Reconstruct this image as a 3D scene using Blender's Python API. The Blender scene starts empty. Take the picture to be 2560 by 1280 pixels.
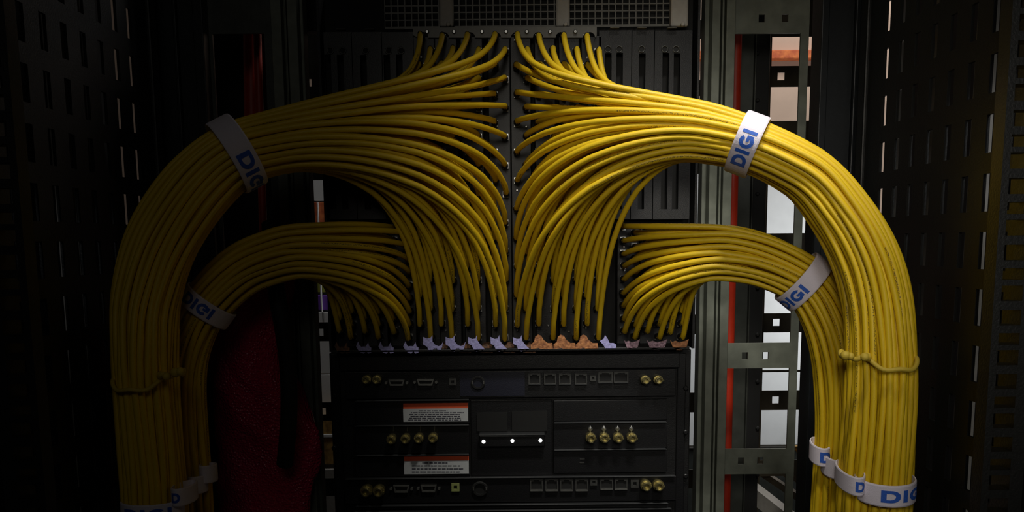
import bpy, bmesh, math, random
from mathutils import Vector, Matrix
rnd = random.Random(7)
SC = bpy.context.scene
COL = SC.collection
PI = math.pi

# ------------------------------------------------------------------ camera
F = 2100.0
TH = math.radians(7.5)
ROLL = -0.010
CAMZ = 1.30
DIST = 1.05
PPY = 600 + F*math.tan(TH)
cam_d = bpy.data.cameras.new('camera'); cam = bpy.data.objects.new('camera', cam_d); COL.objects.link(cam)
cam_d.sensor_fit = 'HORIZONTAL'; cam_d.sensor_width = 36
cam_d.lens = 36*F/2560
cam_d.shift_y = (PPY-640)/2560
cam_d.clip_start = 0.02; cam_d.clip_end = 50
RM = Matrix.Rotation(PI/2-TH, 3, 'X') @ Matrix.Rotation(ROLL, 3, 'Z')
CP = Vector((0, -DIST, CAMZ))
cam.matrix_world = Matrix.Translation(CP) @ RM.to_4x4()
SC.camera = cam

def P(px, py, y):
    d = RM @ Vector(((px-1280)/F, (PPY-py)/F, -1))
    t = (y-CP.y)/d.y
    return CP + d*t
def mpp(px, py, y):                      # metres per pixel at that point
    return (P(px+1, py, y)-P(px, py, y)).length
def rect(x0, y0, x1, y1, Y):             # pixel box -> X0,X1,Z0,Z1 at depth Y
    xm, ym = (x0+x1)/2, (y0+y1)/2
    return P(x0, ym, Y).x, P(x1, ym, Y).x, P(xm, y1, Y).z, P(xm, y0, Y).z

# ------------------------------------------------------------------ materials
def mat(name, col, rough=0.5, metal=0.0, bump=0.0, scale=200, var=0.0, col2=None, spec=0.5, emit=None, es=0):
    m = bpy.data.materials.new(name); m.use_nodes = True
    nt = m.node_tree; b = nt.nodes['Principled BSDF']
    b.inputs['Base Color'].default_value = (*col, 1)
    b.inputs['Roughness'].default_value = rough
    b.inputs['Metallic'].default_value = metal
    b.inputs['Specular IOR Level'].default_value = spec
    if emit:
        b.inputs['Emission Color'].default_value = (*emit, 1); b.inputs['Emission Strength'].default_value = es
    tc = nt.nodes.new('ShaderNodeTexCoord')
    nz = nt.nodes.new('ShaderNodeTexNoise'); nz.inputs['Scale'].default_value = scale
    nz.inputs['Detail'].default_value = 4
    nt.links.new(tc.outputs['Object'], nz.inputs['Vector'])
    c2 = col2 or tuple(c*(1-var) for c in col)
    if var or col2:
        r = nt.nodes.new('ShaderNodeValToRGB')
        r.color_ramp.elements[0].position = .35; r.color_ramp.elements[1].position = .65
        r.color_ramp.elements[0].color = (*c2, 1); r.color_ramp.elements[1].color = (*col, 1)
        nt.links.new(nz.outputs['Fac'], r.inputs['Fac']); nt.links.new(r.outputs['Color'], b.inputs['Base Color'])
    if bump:
        bp = nt.nodes.new('ShaderNodeBump'); bp.inputs['Strength'].default_value = bump; bp.inputs['Distance'].default_value = .001
        nt.links.new(nz.outputs['Fac'], bp.inputs['Height']); nt.links.new(bp.outputs['Normal'], b.inputs['Normal'])
    return m

def cable_mat():
    m = mat('yellow_jacket', (.74, .50, .010), .50, 0, .15, 900)
    nt = m.node_tree; b = nt.nodes['Principled BSDF']
    N = nt.nodes; L = nt.links
    uv = N.new('ShaderNodeUVMap'); sp = N.new('ShaderNodeSeparateXYZ'); L.new(uv.outputs[0], sp.inputs[0])
    oi = N.new('ShaderNodeObjectInfo')
    a = N.new('ShaderNodeMath'); a.operation = 'ADD'; L.new(sp.outputs[1], a.inputs[0]); L.new(oi.outputs['Random'], a.inputs[1])
    fr = N.new('ShaderNodeMath'); fr.operation = 'FRACT'; L.new(a.outputs[0], fr.inputs[0])
    cp = N.new('ShaderNodeMath'); cp.operation = 'COMPARE'; L.new(fr.outputs[0], cp.inputs[0]); cp.inputs[1].default_value = .5; cp.inputs[2].default_value = .045
    nz = N.new('ShaderNodeTexNoise'); nz.noise_dimensions = '2D'; nz.inputs['Scale'].default_value = 1; nz.inputs['Detail'].default_value = 1
    mp = N.new('ShaderNodeMapping'); mp.inputs['Scale'].default_value = (700, 30, 1)
    L.new(uv.outputs[0], mp.inputs[0]); L.new(mp.outputs[0], nz.inputs['Vector'])
    gt = N.new('ShaderNodeMath'); gt.operation = 'GREATER_THAN'; L.new(nz.outputs['Fac'], gt.inputs[0]); gt.inputs[1].default_value = .52
    w = N.new('ShaderNodeMath'); w.operation = 'MULTIPLY'; L.new(sp.outputs[0], w.inputs[0]); w.inputs[1].default_value = 3.1
    w2 = N.new('ShaderNodeMath'); w2.operation = 'ADD'; L.new(w.outputs[0], w2.inputs[0]); L.new(oi.outputs['Random'], w2.inputs[1])
    w3 = N.new('ShaderNodeMath'); w3.operation = 'FRACT'; L.new(w2.outputs[0], w3.inputs[0])
    w4 = N.new('ShaderNodeMath'); w4.operation = 'LESS_THAN'; L.new(w3.outputs[0], w4.inputs[0]); w4.inputs[1].default_value = .45
    m1 = N.new('ShaderNodeMath'); m1.operation = 'MULTIPLY'; L.new(cp.outputs[0], m1.inputs[0]); L.new(gt.outputs[0], m1.inputs[1])
    m2 = N.new('ShaderNodeMath'); m2.operation = 'MULTIPLY'; L.new(m1.outputs[0], m2.inputs[0]); L.new(w4.outputs[0], m2.inputs[1])
    mx = N.new('ShaderNodeMix'); mx.data_type = 'RGBA'
    mx.inputs['A'].default_value = (.74, .50, .010, 1); mx.inputs['B'].default_value = (.16, .11, .02, 1)
    L.new(m2.outputs[0], mx.inputs['Factor']); L.new(mx.outputs['Result'], b.inputs['Base Color'])
    return m
M = {}
M['cable'] = cable_mat()
M['tie'] = mat('yellow_tie', (.62, .45, .05), .6, 0, .3, 600)
M['boot'] = mat('black_boot', (.015, .015, .016), .5, 0, .2, 400)
M['boot2'] = mat('metal_ferrule', (.5, .5, .48), .35, .9, .1, 300)
M['black'] = mat('black_powder_coat', (.0035, .0035, .004), .5, .0, .35, 900, .2)
M['black2'] = mat('black_faceplate', (.005, .005, .006), .42, .0, .2, 900, .2)
M['navy'] = mat('dark_blue_faceplate', (.008, .009, .022), .5, 0, .2, 900, .2)
M['panel'] = mat('cabinet_black', (.010, .010, .009), .45, 0, .3, 500, .2)
M['slot_dark'] = mat('slot_black', (.003, .003, .003), .7, 0, .1, 200)
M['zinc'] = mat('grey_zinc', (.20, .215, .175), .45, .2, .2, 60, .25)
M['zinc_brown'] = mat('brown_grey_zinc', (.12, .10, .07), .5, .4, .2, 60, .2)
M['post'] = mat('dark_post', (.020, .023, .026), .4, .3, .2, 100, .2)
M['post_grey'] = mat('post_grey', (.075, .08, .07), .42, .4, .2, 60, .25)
M['grille'] = mat('grey_grille', (.16, .155, .14), .5, .3, .1, 200, .1)
M['light_bar'] = mat('pale_grey_bar', (.36, .34, .31), .6, .1, .2, 150, .1)
M['red'] = mat('red_jacket', (.48, .028, .008), .45, 0, .2, 100, .1)
M['strap'] = mat('white_strap', (.80, .74, .84), .75, 0, .4, 1500, .05)
M['blue'] = mat('blue_print', (.03, .13, .62), .6, 0, .2, 900, .25)
M['white'] = mat('white_paint', (.82, .82, .80), .7, 0, .1, 30, .05)
M['beige'] = mat('beige_paint', (.62, .46, .355), .8, 0, .1, 20, .08)
M['lavsheen'] = mat('lavender_sheen_metal', (.50, .48, .88), .55, .1, .6, 300, .35)  # purplish reflection on galvanised metal, painted in as base colour
M['orangesheen'] = mat('orange_sheen_metal', (.68, .30, .12), .45, .4, .6, 250, .0, (.30, .12, .06))  # orange reflection on the metal brackets, put into their colour
M['pinksheen'] = mat('pink_sheen_metal', (.55, .36, .44), .5, .3, .8, 400, 0, (.20, .12, .16))  # pinkish reflections painted into the bracket colour
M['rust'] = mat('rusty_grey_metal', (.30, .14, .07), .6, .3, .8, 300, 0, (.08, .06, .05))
M['brass'] = mat('brass', (.60, .52, .24), .28, .9, .5, 500, .3)
M['nickel'] = mat('nickel', (.50, .50, .48), .3, .9, .2, 300, .2)
M['nickel_dark'] = mat('dark_nickel', (.10, .10, .095), .4, .6, .2, 300, .2)
M['label'] = mat('label_paper', (.50, .52, .54), .7, 0, .1, 300, .05)
M['label_red'] = mat('label_orange_red', (.72, .10, .03), .7, 0, .1, 300, .05)
M['ink'] = mat('ink', (.05, .05, .07), .8)
M['led'] = mat('white_led', (.9, .9, .9), .5, emit=(1, 1, 1), es=1.3)
M['green'] = mat('green_plastic', (.25, .28, .10), .5, 0, .2, 300)
M['orange'] = mat('orange_panel', (.72, .20, .05), .7, 0, .3, 90, 0, (.5, .10, .03))
M['purple'] = mat('purple_panel', (.22, .07, .55), .7, 0, .2, 60, .1)
M['lime'] = mat('olive_panel', (.40, .42, .06), .7, 0, .2, 60, .1)
M['gold'] = mat('ochre_panel', (.60, .36, .10), .7, 0, .5, 60, 0, (.25, .14, .04))
M['floor'] = mat('floor_tile', (.30, .29, .27), .5, 0, .2, 8, .1)
M['ceil'] = mat('ceiling_paint', (.25, .25, .25), .9, 0, .1, 8, .05)

def bag_mat():
    m = mat('crimson_bubble_film', (.58, .014, .08), .22, 0, 0)
    nt = m.node_tree; b = nt.nodes['Principled BSDF']
    tc = nt.nodes.new('ShaderNodeTexCoord'); v = nt.nodes.new('ShaderNodeTexVoronoi'); v.inputs['Scale'].default_value = 330
    nt.links.new(tc.outputs['Object'], v.inputs['Vector'])
    bp = nt.nodes.new('ShaderNodeBump'); bp.inputs['Strength'].default_value = 1; bp.inputs['Distance'].default_value = .0022
    nt.links.new(v.outputs['Distance'], bp.inputs['Height']); nt.links.new(bp.outputs['Normal'], b.inputs['Normal'])
    return m
M['bag'] = bag_mat()

# ------------------------------------------------------------------ mesh helpers
class MB:
    def __init__(s): s.v = []; s.f = []
    def add(s, vs, fs):
        o = len(s.v); s.v += [tuple(v) for v in vs]; s.f += [tuple(i+o for i in f) for f in fs]; return s
    def box(s, x0, x1, y0, y1, z0, z1, bev=0.0):
        if x0 > x1: x0, x1 = x1, x0
        if y0 > y1: y0, y1 = y1, y0
        if z0 > z1: z0, z1 = z1, z0
        if bev <= 0:
            vs = [(x, y, z) for x in (x0, x1) for y in (y0, y1) for z in (z0, z1)]
            return s.add(vs, [(0, 1, 3, 2), (4, 6, 7, 5), (0, 4, 5, 1), (2, 3, 7, 6), (0, 2, 6, 4), (1, 5, 7, 3)])
        bm = bmesh.new(); bmesh.ops.create_cube(bm, size=1)
        for v in bm.verts:
            v.co = Vector(((x0+x1)/2+v.co.x*(x1-x0), (y0+y1)/2+v.co.y*(y1-y0), (z0+z1)/2+v.co.z*(z1-z0)))
        b = min(bev, (x1-x0)*.45, (y1-y0)*.45, (z1-z0)*.45)
        bmesh.ops.bevel(bm, geom=bm.edges[:], offset=b, segments=2, profile=.5, affect='EDGES')
        bm.verts.ensure_lookup_table()
        s.add([v.co[:] for v in bm.verts], [[v.index for v in f.verts] for f in bm.faces]); bm.free(); return s
    def pbox(s, x0, y0, x1, y1, Y0, Y1, bev=0.0):      # pixel box, front at Y0
        X0, X1, Z0, Z1 = rect(x0, y0, x1, y1, Y0); return s.box(X0, X1, Y0, Y1, Z0, Z1, bev)
    def plate(s, X0, X1, Z0, Z1, Y0, Y1, holes, axis='y'):
        """slab with rectangular through-holes; holes = (a0,a1,b0,b1)"""
        xs = sorted({round(x, 6) for x in [X0, X1]+[h[0] for h in holes]+[h[1] for h in holes] if X0-1e-6 <= x <= X1+1e-6})
        zs = sorted({round(z, 6) for z in [Z0, Z1]+[h[2] for h in holes]+[h[3] for h in holes] if Z0-1e-6 <= z <= Z1+1e-6})
        nx, nz = len(xs)-1, len(zs)-1
        fill = [[True]*nz for _ in range(nx)]
        for h in holes:
            for i in range(nx):
                cx = (xs[i]+xs[i+1])/2
                if h[0] < cx < h[1]:
                    for j in range(nz):
                        cz = (zs[j]+zs[j+1])/2
                        if h[2] < cz < h[3]: fill[i][j] = False
        vid = {}; vs = []; fs = []
        def V(i, j, k):
            key = (i, j, k)
            if key not in vid:
                vid[key] = len(vs); y = Y1 if k else Y0
                vs.append((xs[i], y, zs[j]) if axis == 'y' else (y, xs[i], zs[j]))
            return vid[key]
        g = lambda i, j: 0 <= i < nx and 0 <= j < nz and fill[i][j]
        for i in range(nx):
            for j in range(nz):
                if not fill[i][j]: continue
                fs.append((V(i, j, 0), V(i+1, j, 0), V(i+1, j+1, 0), V(i, j+1, 0)))
                fs.append((V(i, j, 1), V(i, j+1, 1), V(i+1, j+1, 1), V(i+1, j, 1)))
                if not g(i-1, j): fs.append((V(i, j, 0), V(i, j+1, 0), V(i, j+1, 1), V(i, j, 1)))
                if not g(i+1, j): fs.append((V(i+1, j, 0), V(i+1, j, 1), V(i+1, j+1, 1), V(i+1, j+1, 0)))
                if not g(i, j-1): fs.append((V(i, j, 0), V(i, j, 1), V(i+1, j, 1), V(i+1, j, 0)))
                if not g(i, j+1): fs.append((V(i, j+1, 0), V(i+1, j+1, 0), V(i+1, j+1, 1), V(i, j+1, 1)))
        return s.add(vs, fs)
    def pplate(s, x0, y0, x1, y1, Y, th, holes):
        X0, X1, Z0, Z1 = rect(x0, y0, x1, y1, Y)
        return s.plate(X0, X1, Z0, Z1, Y, Y+th, [rect(*h, Y) for h in holes])
    def tube(s, pts, r, n=8, cap=True):
        vs = []; fs = []; N = None; m = len(pts)
        for i, p in enumerate(pts):
            p = Vector(p); t = (Vector(pts[min(i+1, m-1)])-Vector(pts[max(i-1, 0)])).normalized()
            if N is None:
                a = Vector((0, 0, 1)) if abs(t.z) < .9 else Vector((1, 0, 0)); N = t.cross(a).normalized()
            else:
                N = (N-t*N.dot(t)).normalized()
            B = t.cross(N); rr = r[i] if isinstance(r, (list, tuple)) else r
            for k in range(n):
                a = 2*PI*k/n; vs.append(p+(N*math.cos(a)+B*math.sin(a))*rr)
        for i in range(m-1):
            for k in range(n):
                k2 = (k+1) % n; fs.append((i*n+k, i*n+k2, (i+1)*n+k2, (i+1)*n+k))
        if cap: fs.append(tuple(range(n-1, -1, -1))); fs.append(tuple((m-1)*n+k for k in range(n)))
        return s.add(vs, fs)
    def lathe(s, c, prof, n=16, axis=Vector((0, -1, 0))):   # profile (along, radius)
        pts = [Vector(c)+axis*a for a, _ in prof]; rs = [q for _, q in prof]
        ax = axis.normalized(); a0 = Vector((1, 0, 0)) if abs(ax.x) < .9 else Vector((0, 0, 1)); N = ax.cross(a0).normalized(); B = ax.cross(N)
        vs = []; fs = []
        for p, q in zip(pts, rs):
            for k in range(n):
                a = 2*PI*k/n; vs.append(p+(N*math.cos(a)+B*math.sin(a))*q)
        for i in range(len(pts)-1):
            for k in range(n):
                k2 = (k+1) % n; fs.append((i*n+k, (i+1)*n+k, (i+1)*n+k2, i*n+k2))
        fs.append(tuple(range(n))); fs.append(tuple((len(pts)-1)*n+k for k in range(n-1, -1, -1)))
        return s.add(vs, fs)
    def prism(s, poly, Y0, Y1):          # polygon of (X,Z)
        n = len(poly); vs = [(x, Y0, z) for x, z in poly]+[(x, Y1, z) for x, z in poly]
        fs = [tuple(range(n)), tuple(range(2*n-1, n-1, -1))]+[(i, i+n, (i+1) % n+n, (i+1) % n) for i in range(n)]
        return s.add(vs, fs)
    def beam(s, a, b, w, h):
        a = Vector(a); b = Vector(b); t = (b-a).normalized(); N = t.cross(Vector((0, 0, 1))).normalized(); U = N.cross(t)
        vs = [p+N*(w/2*i)+U*(h/2*j) for p in (a, b) for i, j in ((-1, -1), (1, -1), (1, 1), (-1, 1))]
        return s.add(vs, [(0, 1, 2, 3), (7, 6, 5, 4), (0, 4, 5, 1), (1, 5, 6, 2), (2, 6, 7, 3), (3, 7, 4, 0)])
    def build(s, name, m, parent=None, smooth=False, fix=True):
        me = bpy.data.meshes.new(name); me.from_pydata(s.v, [], s.f)
        if fix:
            bm = bmesh.new(); bm.from_mesh(me); bmesh.ops.recalc_face_normals(bm, faces=bm.faces[:]); bm.to_mesh(me); bm.free()
        me.materials.append(m)
        if smooth: me.polygons.foreach_set('use_smooth', [True]*len(me.polygons))
        me.update()
        o = bpy.data.objects.new(name, me); COL.objects.link(o)
        if parent:
            o.parent = parent; o.matrix_parent_inverse = Matrix.Translation(-parent.location)
        return o
def tag(o, label, cat, group=None, kind=None):
    o['label'] = label; o['category'] = cat
    if group: o['group'] = group
    if kind: o['kind'] = kind
    return o
def empty(name, loc, label, cat, group=None):
    o = bpy.data.objects.new(name, None); COL.objects.link(o); o.location = loc; o.empty_display_size = .02
    return tag(o, label, cat, group)
def struct(o): o['kind'] = 'structure'; return o

# ------------------------------------------------------------------ setting: room
WY = 1.10
b = MB().box(-2.6, 2.6, -2.4, WY+.1, -.05, 0); struct(b.build('floor', M['floor']))
b = MB().box(-2.6, 2.6, -2.4, WY+.1, 2.9, 2.95); struct(b.build('ceiling', M['ceil']))
b = MB().box(-2.6, 2.6, WY, WY+.1, 0, 2.9); struct(b.build('wall_back', M['beige']))
b = MB().box(-2.7, -2.6, -2.4, WY+.1, 0, 2.9); struct(b.build('wall_left', M['beige']))
b = MB().box(2.6, 2.7, -2.4, WY+.1, 0, 2.9); struct(b.build('wall_right', M['beige']))
ZB, ZT = 0.0, 2.12          # rack bottom and top

# ------------------------------------------------------------------ cabinet
# side panels with punched slots
def side_panel(sx, label):
    X = .432*sx
    ys = (-.335, -.005)
    holes = []
    zr = P(2160, 137, -.02).z
    for r in range(-8, 18):
        z1 = zr - r*.0525
        for c in range(8):
            y0 = -.318+c*.037
            holes.append((y0, y0+.012, z1-.034, z1))
    t = empty('cabinet_side_panel', (X, -.17, ZB), label, 'side panel')
    MB().plate(ys[0], ys[1], ZB, ZT, X, X+.0032*sx, holes, 'x').build('slotted_sheet', M['panel'], t)
    MB().box(X-.004*sx, X+.016*sx, ys[1], ys[1]+.02, ZB, ZT, .002).build('edge_fold', M['panel'], t)
    return t
side_panel(1, 'black cabinet side panel with rows of upright slots, right of the cables')
side_panel(-1, 'black cabinet side panel with rows of upright slots, left of the cables')
def hole_rail(sx, label):
    w = .034; X0 = .388 if sx > 0 else -.388-w
    Y = -.375
    zs = P(2540, 25, Y).z; holes = []
    z = zs+.0523*6; k = 0; pit = (.0197, .0187, .0139)
    while z > .2:
        h = .0125 if k % 3 != 2 else .0095
        holes.append((X0+(.006 if sx > 0 else .011), X0+(.023 if sx > 0 else .028), z-h-.0028, z-.0028)); z -= pit[k % 3]; k += 1
    t = MB().plate(X0, X0+w, ZB, ZT, Y, Y+.016, holes)
    t.box(X0+(w-.003 if sx > 0 else 0), X0+(w if sx > 0 else .003), Y+.016, Y+.04, ZB, ZT)
    return tag(t.build('mounting_rail', M['panel']), label, 'rail')
hole_rail(1, 'black upright mounting rail with square holes at the far right edge')
hole_rail(-1, 'black upright mounting rail with square holes at the far left edge')

# corner posts behind the side panels
def post(pxs, Y, label, cat='post', m='post', dz=(ZB, ZT)):
    mb = MB()
    for (x0, x1, dy) in pxs:
        X0 = P(x0, 640, Y).x; X1 = P(x1, 640, Y).x
        mb.box(X0, X1, Y-dy, Y+.03, dz[0], dz[1], .001)
    return tag(mb.build('corner_post', M[m]), label, cat)
post([(2030, 2048, .006), (2048, 2112, 0), (2112, 2119, .006), (2119, 2131, 0), (2131, 2138, .006), (2138, 2150, .001)], .03,
     'dark ridged corner post between the tall openings and right side panel')
post([(395, 412, .006), (412, 470, 0), (470, 478, .006), (478, 520, 0), (520, 544, .008)], .03,
     'dark ridged corner post behind the left large cable bundle')

# ------------------------------------------------------------------ right frame A (windowed ladder rail)
YA = .045
fa = empty('rack_frame', P(1780, 1280, YA)*1, 'grey metal rack upright with square windows, right of the black chassis', 'rack frame')
mb = MB()
X = lambda px, Y=YA: P(px, 900 if px > 1280 else 700, Y).x
for (x0, x1, dy) in [(1746, 1757, .0), (1757, 1776, .016), (1776, 1783, -.004), (1783, 1788, .010), (1788, 1791, .0), (1791, 1812, .014)]:
    mb.box(X(x0), X(x1), YA-dy, YA+.022, ZB, ZT, .0008)
mb.build('grooved_profile', M['zinc'], fa)
ZA = lambda py: P(1890, py, YA).z
mb = MB()
holes = []
wins = [(-260, -60), (85, 857), (920, 1121), (1184, 1420)]
for y0, y1 in wins: holes.append((X(1812), X(1973), ZA(y1), ZA(y0)))
for (x, y) in [(1880, 47), (1935, 47), (1861, 889), (1912, 889), (1858, 1151), (1907, 1151)]:
    holes.append((X(x)-.004, X(x)+.004, ZA(y)-.0048, ZA(y)+.0048))
mb.plate(X(1811), X(1993), ZB, ZT, YA-.002, YA+.001, holes)
mb.build('windowed_plate', M['zinc'], fa)

# rear plate B, seen through the windows and the gap beside the chassis
YB = .36
def ZBp(py, px=1935): return P(px, py, YB).z
XB = lambda px: P(px, 700, YB).x
def rear_plate(x0, x1, wins, small, label, m):
    holes = [(XB(x0)+.0, XB(x1)-.0, 0, 0)][:0]
    for (a, b_, y0, y1) in wins: holes.append((XB(a), XB(b_), ZBp(y1, (x0+x1)/2), ZBp(y0, (x0+x1)/2)))
    for (x, y) in small:
        cx, cz = P(x, y, YB).x, P(x, y, YB).z; holes.append((cx-.0058, cx+.0058, cz-.006, cz+.006))
    return tag(MB().plate(XB(x0), XB(x1), ZB, ZT, YB, YB+.002, holes).build('rear_rack_plate', m), label, 'rack plate')
W = [(-300, -20), (92, 165), (217, 302), (452, 583), (645, 783), (831, 925), (930, 976), (1025, 1150), (1190, 1420)]
rear_plate(1909, 2034, [(1913, 2028, a, b_) for a, b_ in W], [(1953, 191), (1941, 806), (1939, 1000)],
           'brown-grey punched plate behind the right rack frame', M['zinc_brown'])
W2 = [(-300, 50), (97, 200), (240, 275), (435, 560), (640, 786), (836, 982), (1031, 1174), (1221, 1400)]
rear_plate(1715, 1757, [(1722, 1752, a, b_) for a, b_ in W2], [],
           'narrow punched plate seen in the gap right of the chassis', M['zinc_brown'])
# red cable and dark ducts behind frame A
tag(MB().tube([Vector((P(1826, 700, .12).x, .12, z*.1)) for z in range(0, 22)], .0075, 14).build('red_cable', M['red'], smooth=True),
    'red cable hanging straight down behind the right rack frame', 'cable')
mb = MB(); Yd = .16
XD = lambda px: P(px, 700, Yd).x
for (x0, x1, dy) in [(1790, 1871, 0), (1871, 1874, .006)]: mb.box(XD(x0), XD(x1), Yd-dy, Yd+.02, ZB, ZT, .001)
tag(mb.build('cable_duct', M['post_grey']), 'dark grey upright duct beside the red cable', 'duct')
mb = MB(); mb.box(XD(1876), XD(1909), Yd, Yd+.03, ZB, ZT, .001)
for py in range(-100, 1300, 117): mb.lathe(P(1893, py, Yd), [(0, .0028), (.002, .0028), (.003, .0018)], 10)
tag(mb.build('black_upright', M['slot_dark']), 'black upright strip with small screws between grey duct and bright openings', 'upright')

# bright room behind
def panel(px, Y, m, name, label, cat, th=.03, group=None):
    X0, X1, Z0, Z1 = rect(*px, Y)
    return tag(MB().box(X0, X1, Y, Y+th, Z0, Z1, .002).build(name, m), label, cat, group)
YW = .95
panel((1690, 125, 2080, 147), WY-.03, M['orange'], 'orange_stripe_board', 'orange-red stripe board crossing the pale wall at upper right', 'board')
X0, X1, Z0, Z1 = rect(1650, 395, 2140, 1120, YW)
wc = empty('white_cabinet', ((X0+X1)/2, YW, 0), 'white cabinet glowing behind the rack frame at right', 'cabinet')
MB().box(X0, X1, YW, YW+.14, Z0, Z1, .004).build('body', M['white'], wc)
MB().box(X0+.01, (X0+X1)/2-.002, YW-.012, YW-.0005, Z0+.01, Z1-.01, .002).build('door', M['white'], wc)
MB().box((X0+X1)/2+.002, X1-.01, YW-.012, YW-.0005, Z0+.01, Z1-.01, .002).build('door', M['white'], wc)
MB().box(X0+.02, X1-.02, YW+.02, YW+.12, 0, Z0).build('plinth', M['post_grey'], wc)
# coil of ochre fibre cable on the tray
mb = MB(); c0 = P(1978, 1150, .62)
for k in range(6):
    pts = []
    for i in range(25):
        a = 2*PI*i/24; pts.append(c0+Vector((math.cos(a)*(.020+.0022*k), -.004*k+.004*math.sin(3*a+k), math.sin(a)*(.024+.002*k))))
    mb.tube(pts, .003, 6)
tag(mb.build('cable_coil', M['gold'], smooth=True), 'ochre coil of cable hanging behind the lower right frame window', 'cable coil')
# slanted tray rails
for i, (a, b_, w, h, lab) in enumerate([
        ((1800, 1165, .34), (2010, 1330, .20), .018, .026, 'broad slanted pale rail low behind right frame, nearest the red cable'),
        ((1880, 1165, .42), (2060, 1285, .27), .008, .012, 'thin slanted rail low behind the right frame, above the broad one'),
        ((1950, 1150, .45), (2070, 1240, .32), .012, .028, 'slanted dark rail low behind the right frame, touching the corner post')]):
    pa, pb = P(*a), P(*b_)
    if i == 0: q = MB().beam(pa, pb, w, h)
    else: q = MB().beam(pa, pb, w, h)
    tag(q.build('tray_rail', M['light_bar'] if i == 0 else M['zinc_brown']), lab, 'tray rail')

# ------------------------------------------------------------------ left frame
fl = empty('rack_frame', P(735, 1280, YA)*1, 'dark grey rack upright left of the black chassis, behind the bag', 'rack frame')
mb = MB()
for (x0, x1, dy) in [(712, 737, .012), (737, 744, 0), (744, 748, .010), (748, 752, 0), (752, 776, .014), (776, 784, 0)]:
    mb.box(X(x0), X(x1), YA-dy, YA+.022, ZB, ZT, .0008)
mb.build('grooved_profile', M['zinc'], fl)
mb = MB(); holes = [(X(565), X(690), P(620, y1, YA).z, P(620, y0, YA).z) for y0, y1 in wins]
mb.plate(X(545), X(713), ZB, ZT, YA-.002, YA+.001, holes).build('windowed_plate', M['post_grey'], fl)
tag(MB().tube([P(655+.03*(y-480), y, .12) for y in range(-300, 2900, 60)], .0055, 12).build('red_cable', M['red'], smooth=True),
    'dim red cable hanging behind the left rack frame', 'cable')
tag(MB().tube([P(628+.01*(y-100), y, .16) for y in range(-300, 420, 40)], .011, 12).build('red_conduit', M['red'], smooth=True),
    'dim thick red conduit at the upper left behind the large bundle', 'conduit')
mb = MB(); mb.box(XD(430), XD(705), .2, .22, ZB, ZT, .001)  # duct widened into a black sheet to keep the space behind dark
tag(mb.build('cable_duct', M['slot_dark']), 'black upright duct widened to darken the space behind the left rack frame', 'duct')
W3 = [(450, 560), (640, 806), (853, 1006), (1052, 1196), (1240, 1420)]
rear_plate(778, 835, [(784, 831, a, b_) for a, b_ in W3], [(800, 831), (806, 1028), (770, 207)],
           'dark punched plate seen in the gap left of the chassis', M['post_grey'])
YL = .62
X0, X1, Z0, Z1 = rect(740, 400, 880, 1040, YL)
ps = empty('poster_stand', ((X0+X1)/2, YL, 0), 'stand of stacked coloured boards seen in the gap left of the chassis', 'stand')
for (y0, y1, m, n_) in ((400, 503, 'white', 'white_board'), (505, 640, 'orange', 'orange_board'), (642, 731, 'lime', 'olive_board'), (738, 775, 'purple', 'purple_board'),
                        (780, 934, 'white', 'grey_board'), (936, 1040, 'white', 'grey_board')):
    MB().pbox(740, y0, 880, y1, YL, YL+.02, .001).build(n_, M[m], ps)
MB().pbox(740, 700, 880, 782, YL+.021, YL+.025).build('white_backing', M['white'], ps)
MB().pbox(797, 505, 800, 780, YL-.006, YL-.0005).build('white_strip', M['white'], ps)
MB().box(X0, X1, YL+.026, YL+.05, 0, Z1).build('upright', M['post_grey'], ps)
sh = empty('low_shelf', ((X0+X1)/2, YL, 0), 'pale low shelf with a thin white edge in the gap left of the chassis', 'shelf')
q0 = rect(740, 1163, 880, 1300, YL); MB().box(q0[0], q0[1], YL-.03, YL+.02, 0, q0[3], .002).build('ledge', M['light_bar'], sh)
MB().pbox(740, 1086, 880, 1094, YL-.03, YL+.02, .001).build('shelf_edge', M['white'], sh)
panel((742, 1046, 878, 1086), YL-.028, M['gold'], 'cardboard_box', 'upper ochre box in the gap left of the chassis', 'box', .04)
panel((742, 1095, 878, 1162), YL-.028, M['gold'], 'cardboard_box', 'lower ochre box standing on the pale ledge', 'box', .04)
panel((500, 985, 556, 1015), .13, M['orange'], 'cardboard_box', 'small orange box beside the left lower cables', 'box')
panel((500, 1015.5, 556, 1060), .13, M['post_grey'], 'equipment_box', 'small grey box under the orange box, beside left cables', 'box')
q0 = rect(500, 1060.5, 556, 1120, .13); tag(MB().box(q0[0], q0[1], .13, .16, 0, q0[3], .002).build('cardboard_box', M['gold']), 'tall ochre box under the grey box, beside left cables', 'box')

# ------------------------------------------------------------------ top grille unit
YG = .012
gt = empty('ventilated_shelf', P(1355, 66, YG)*1, 'grey wire-grille shelf unit across the top of the rack', 'shelf')
X0, X1, Z0, Z1 = rect(960, -70, 1722, 69, YG)
pit = 17*mpp(1400, 30, YG); holes = []
nx = int((X1-X0)/pit); nz = int((Z1-Z0)/pit)
xs0 = X0
for i in range(nx):
    for j in range(nz):
        a = xs0+i*pit; c = Z0+.002+j*pit; holes.append((a+pit*.09, a+pit*.91, c+pit*.09, c+pit*.91))
MB().plate(X0, X0+nx*pit, Z0, Z0+.002+nz*pit, YG, YG+.0012, holes).build('grille', M['grille'], gt)
for (x0, x1) in [(1097, 1133), (1390, 1425), (1678, 1722)]:
    mb = MB().pbox(x0, -70, x1, 66, YG-.012, YG-.001, .002)
    mb.lathe(P((x0+x1)/2+6, 62, YG-.012), [(0, .0), (0, .0028), (.003, .0028), (.004, .002)], 12)
    mb.build('upright_divider', M['light_bar'], gt)
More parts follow.
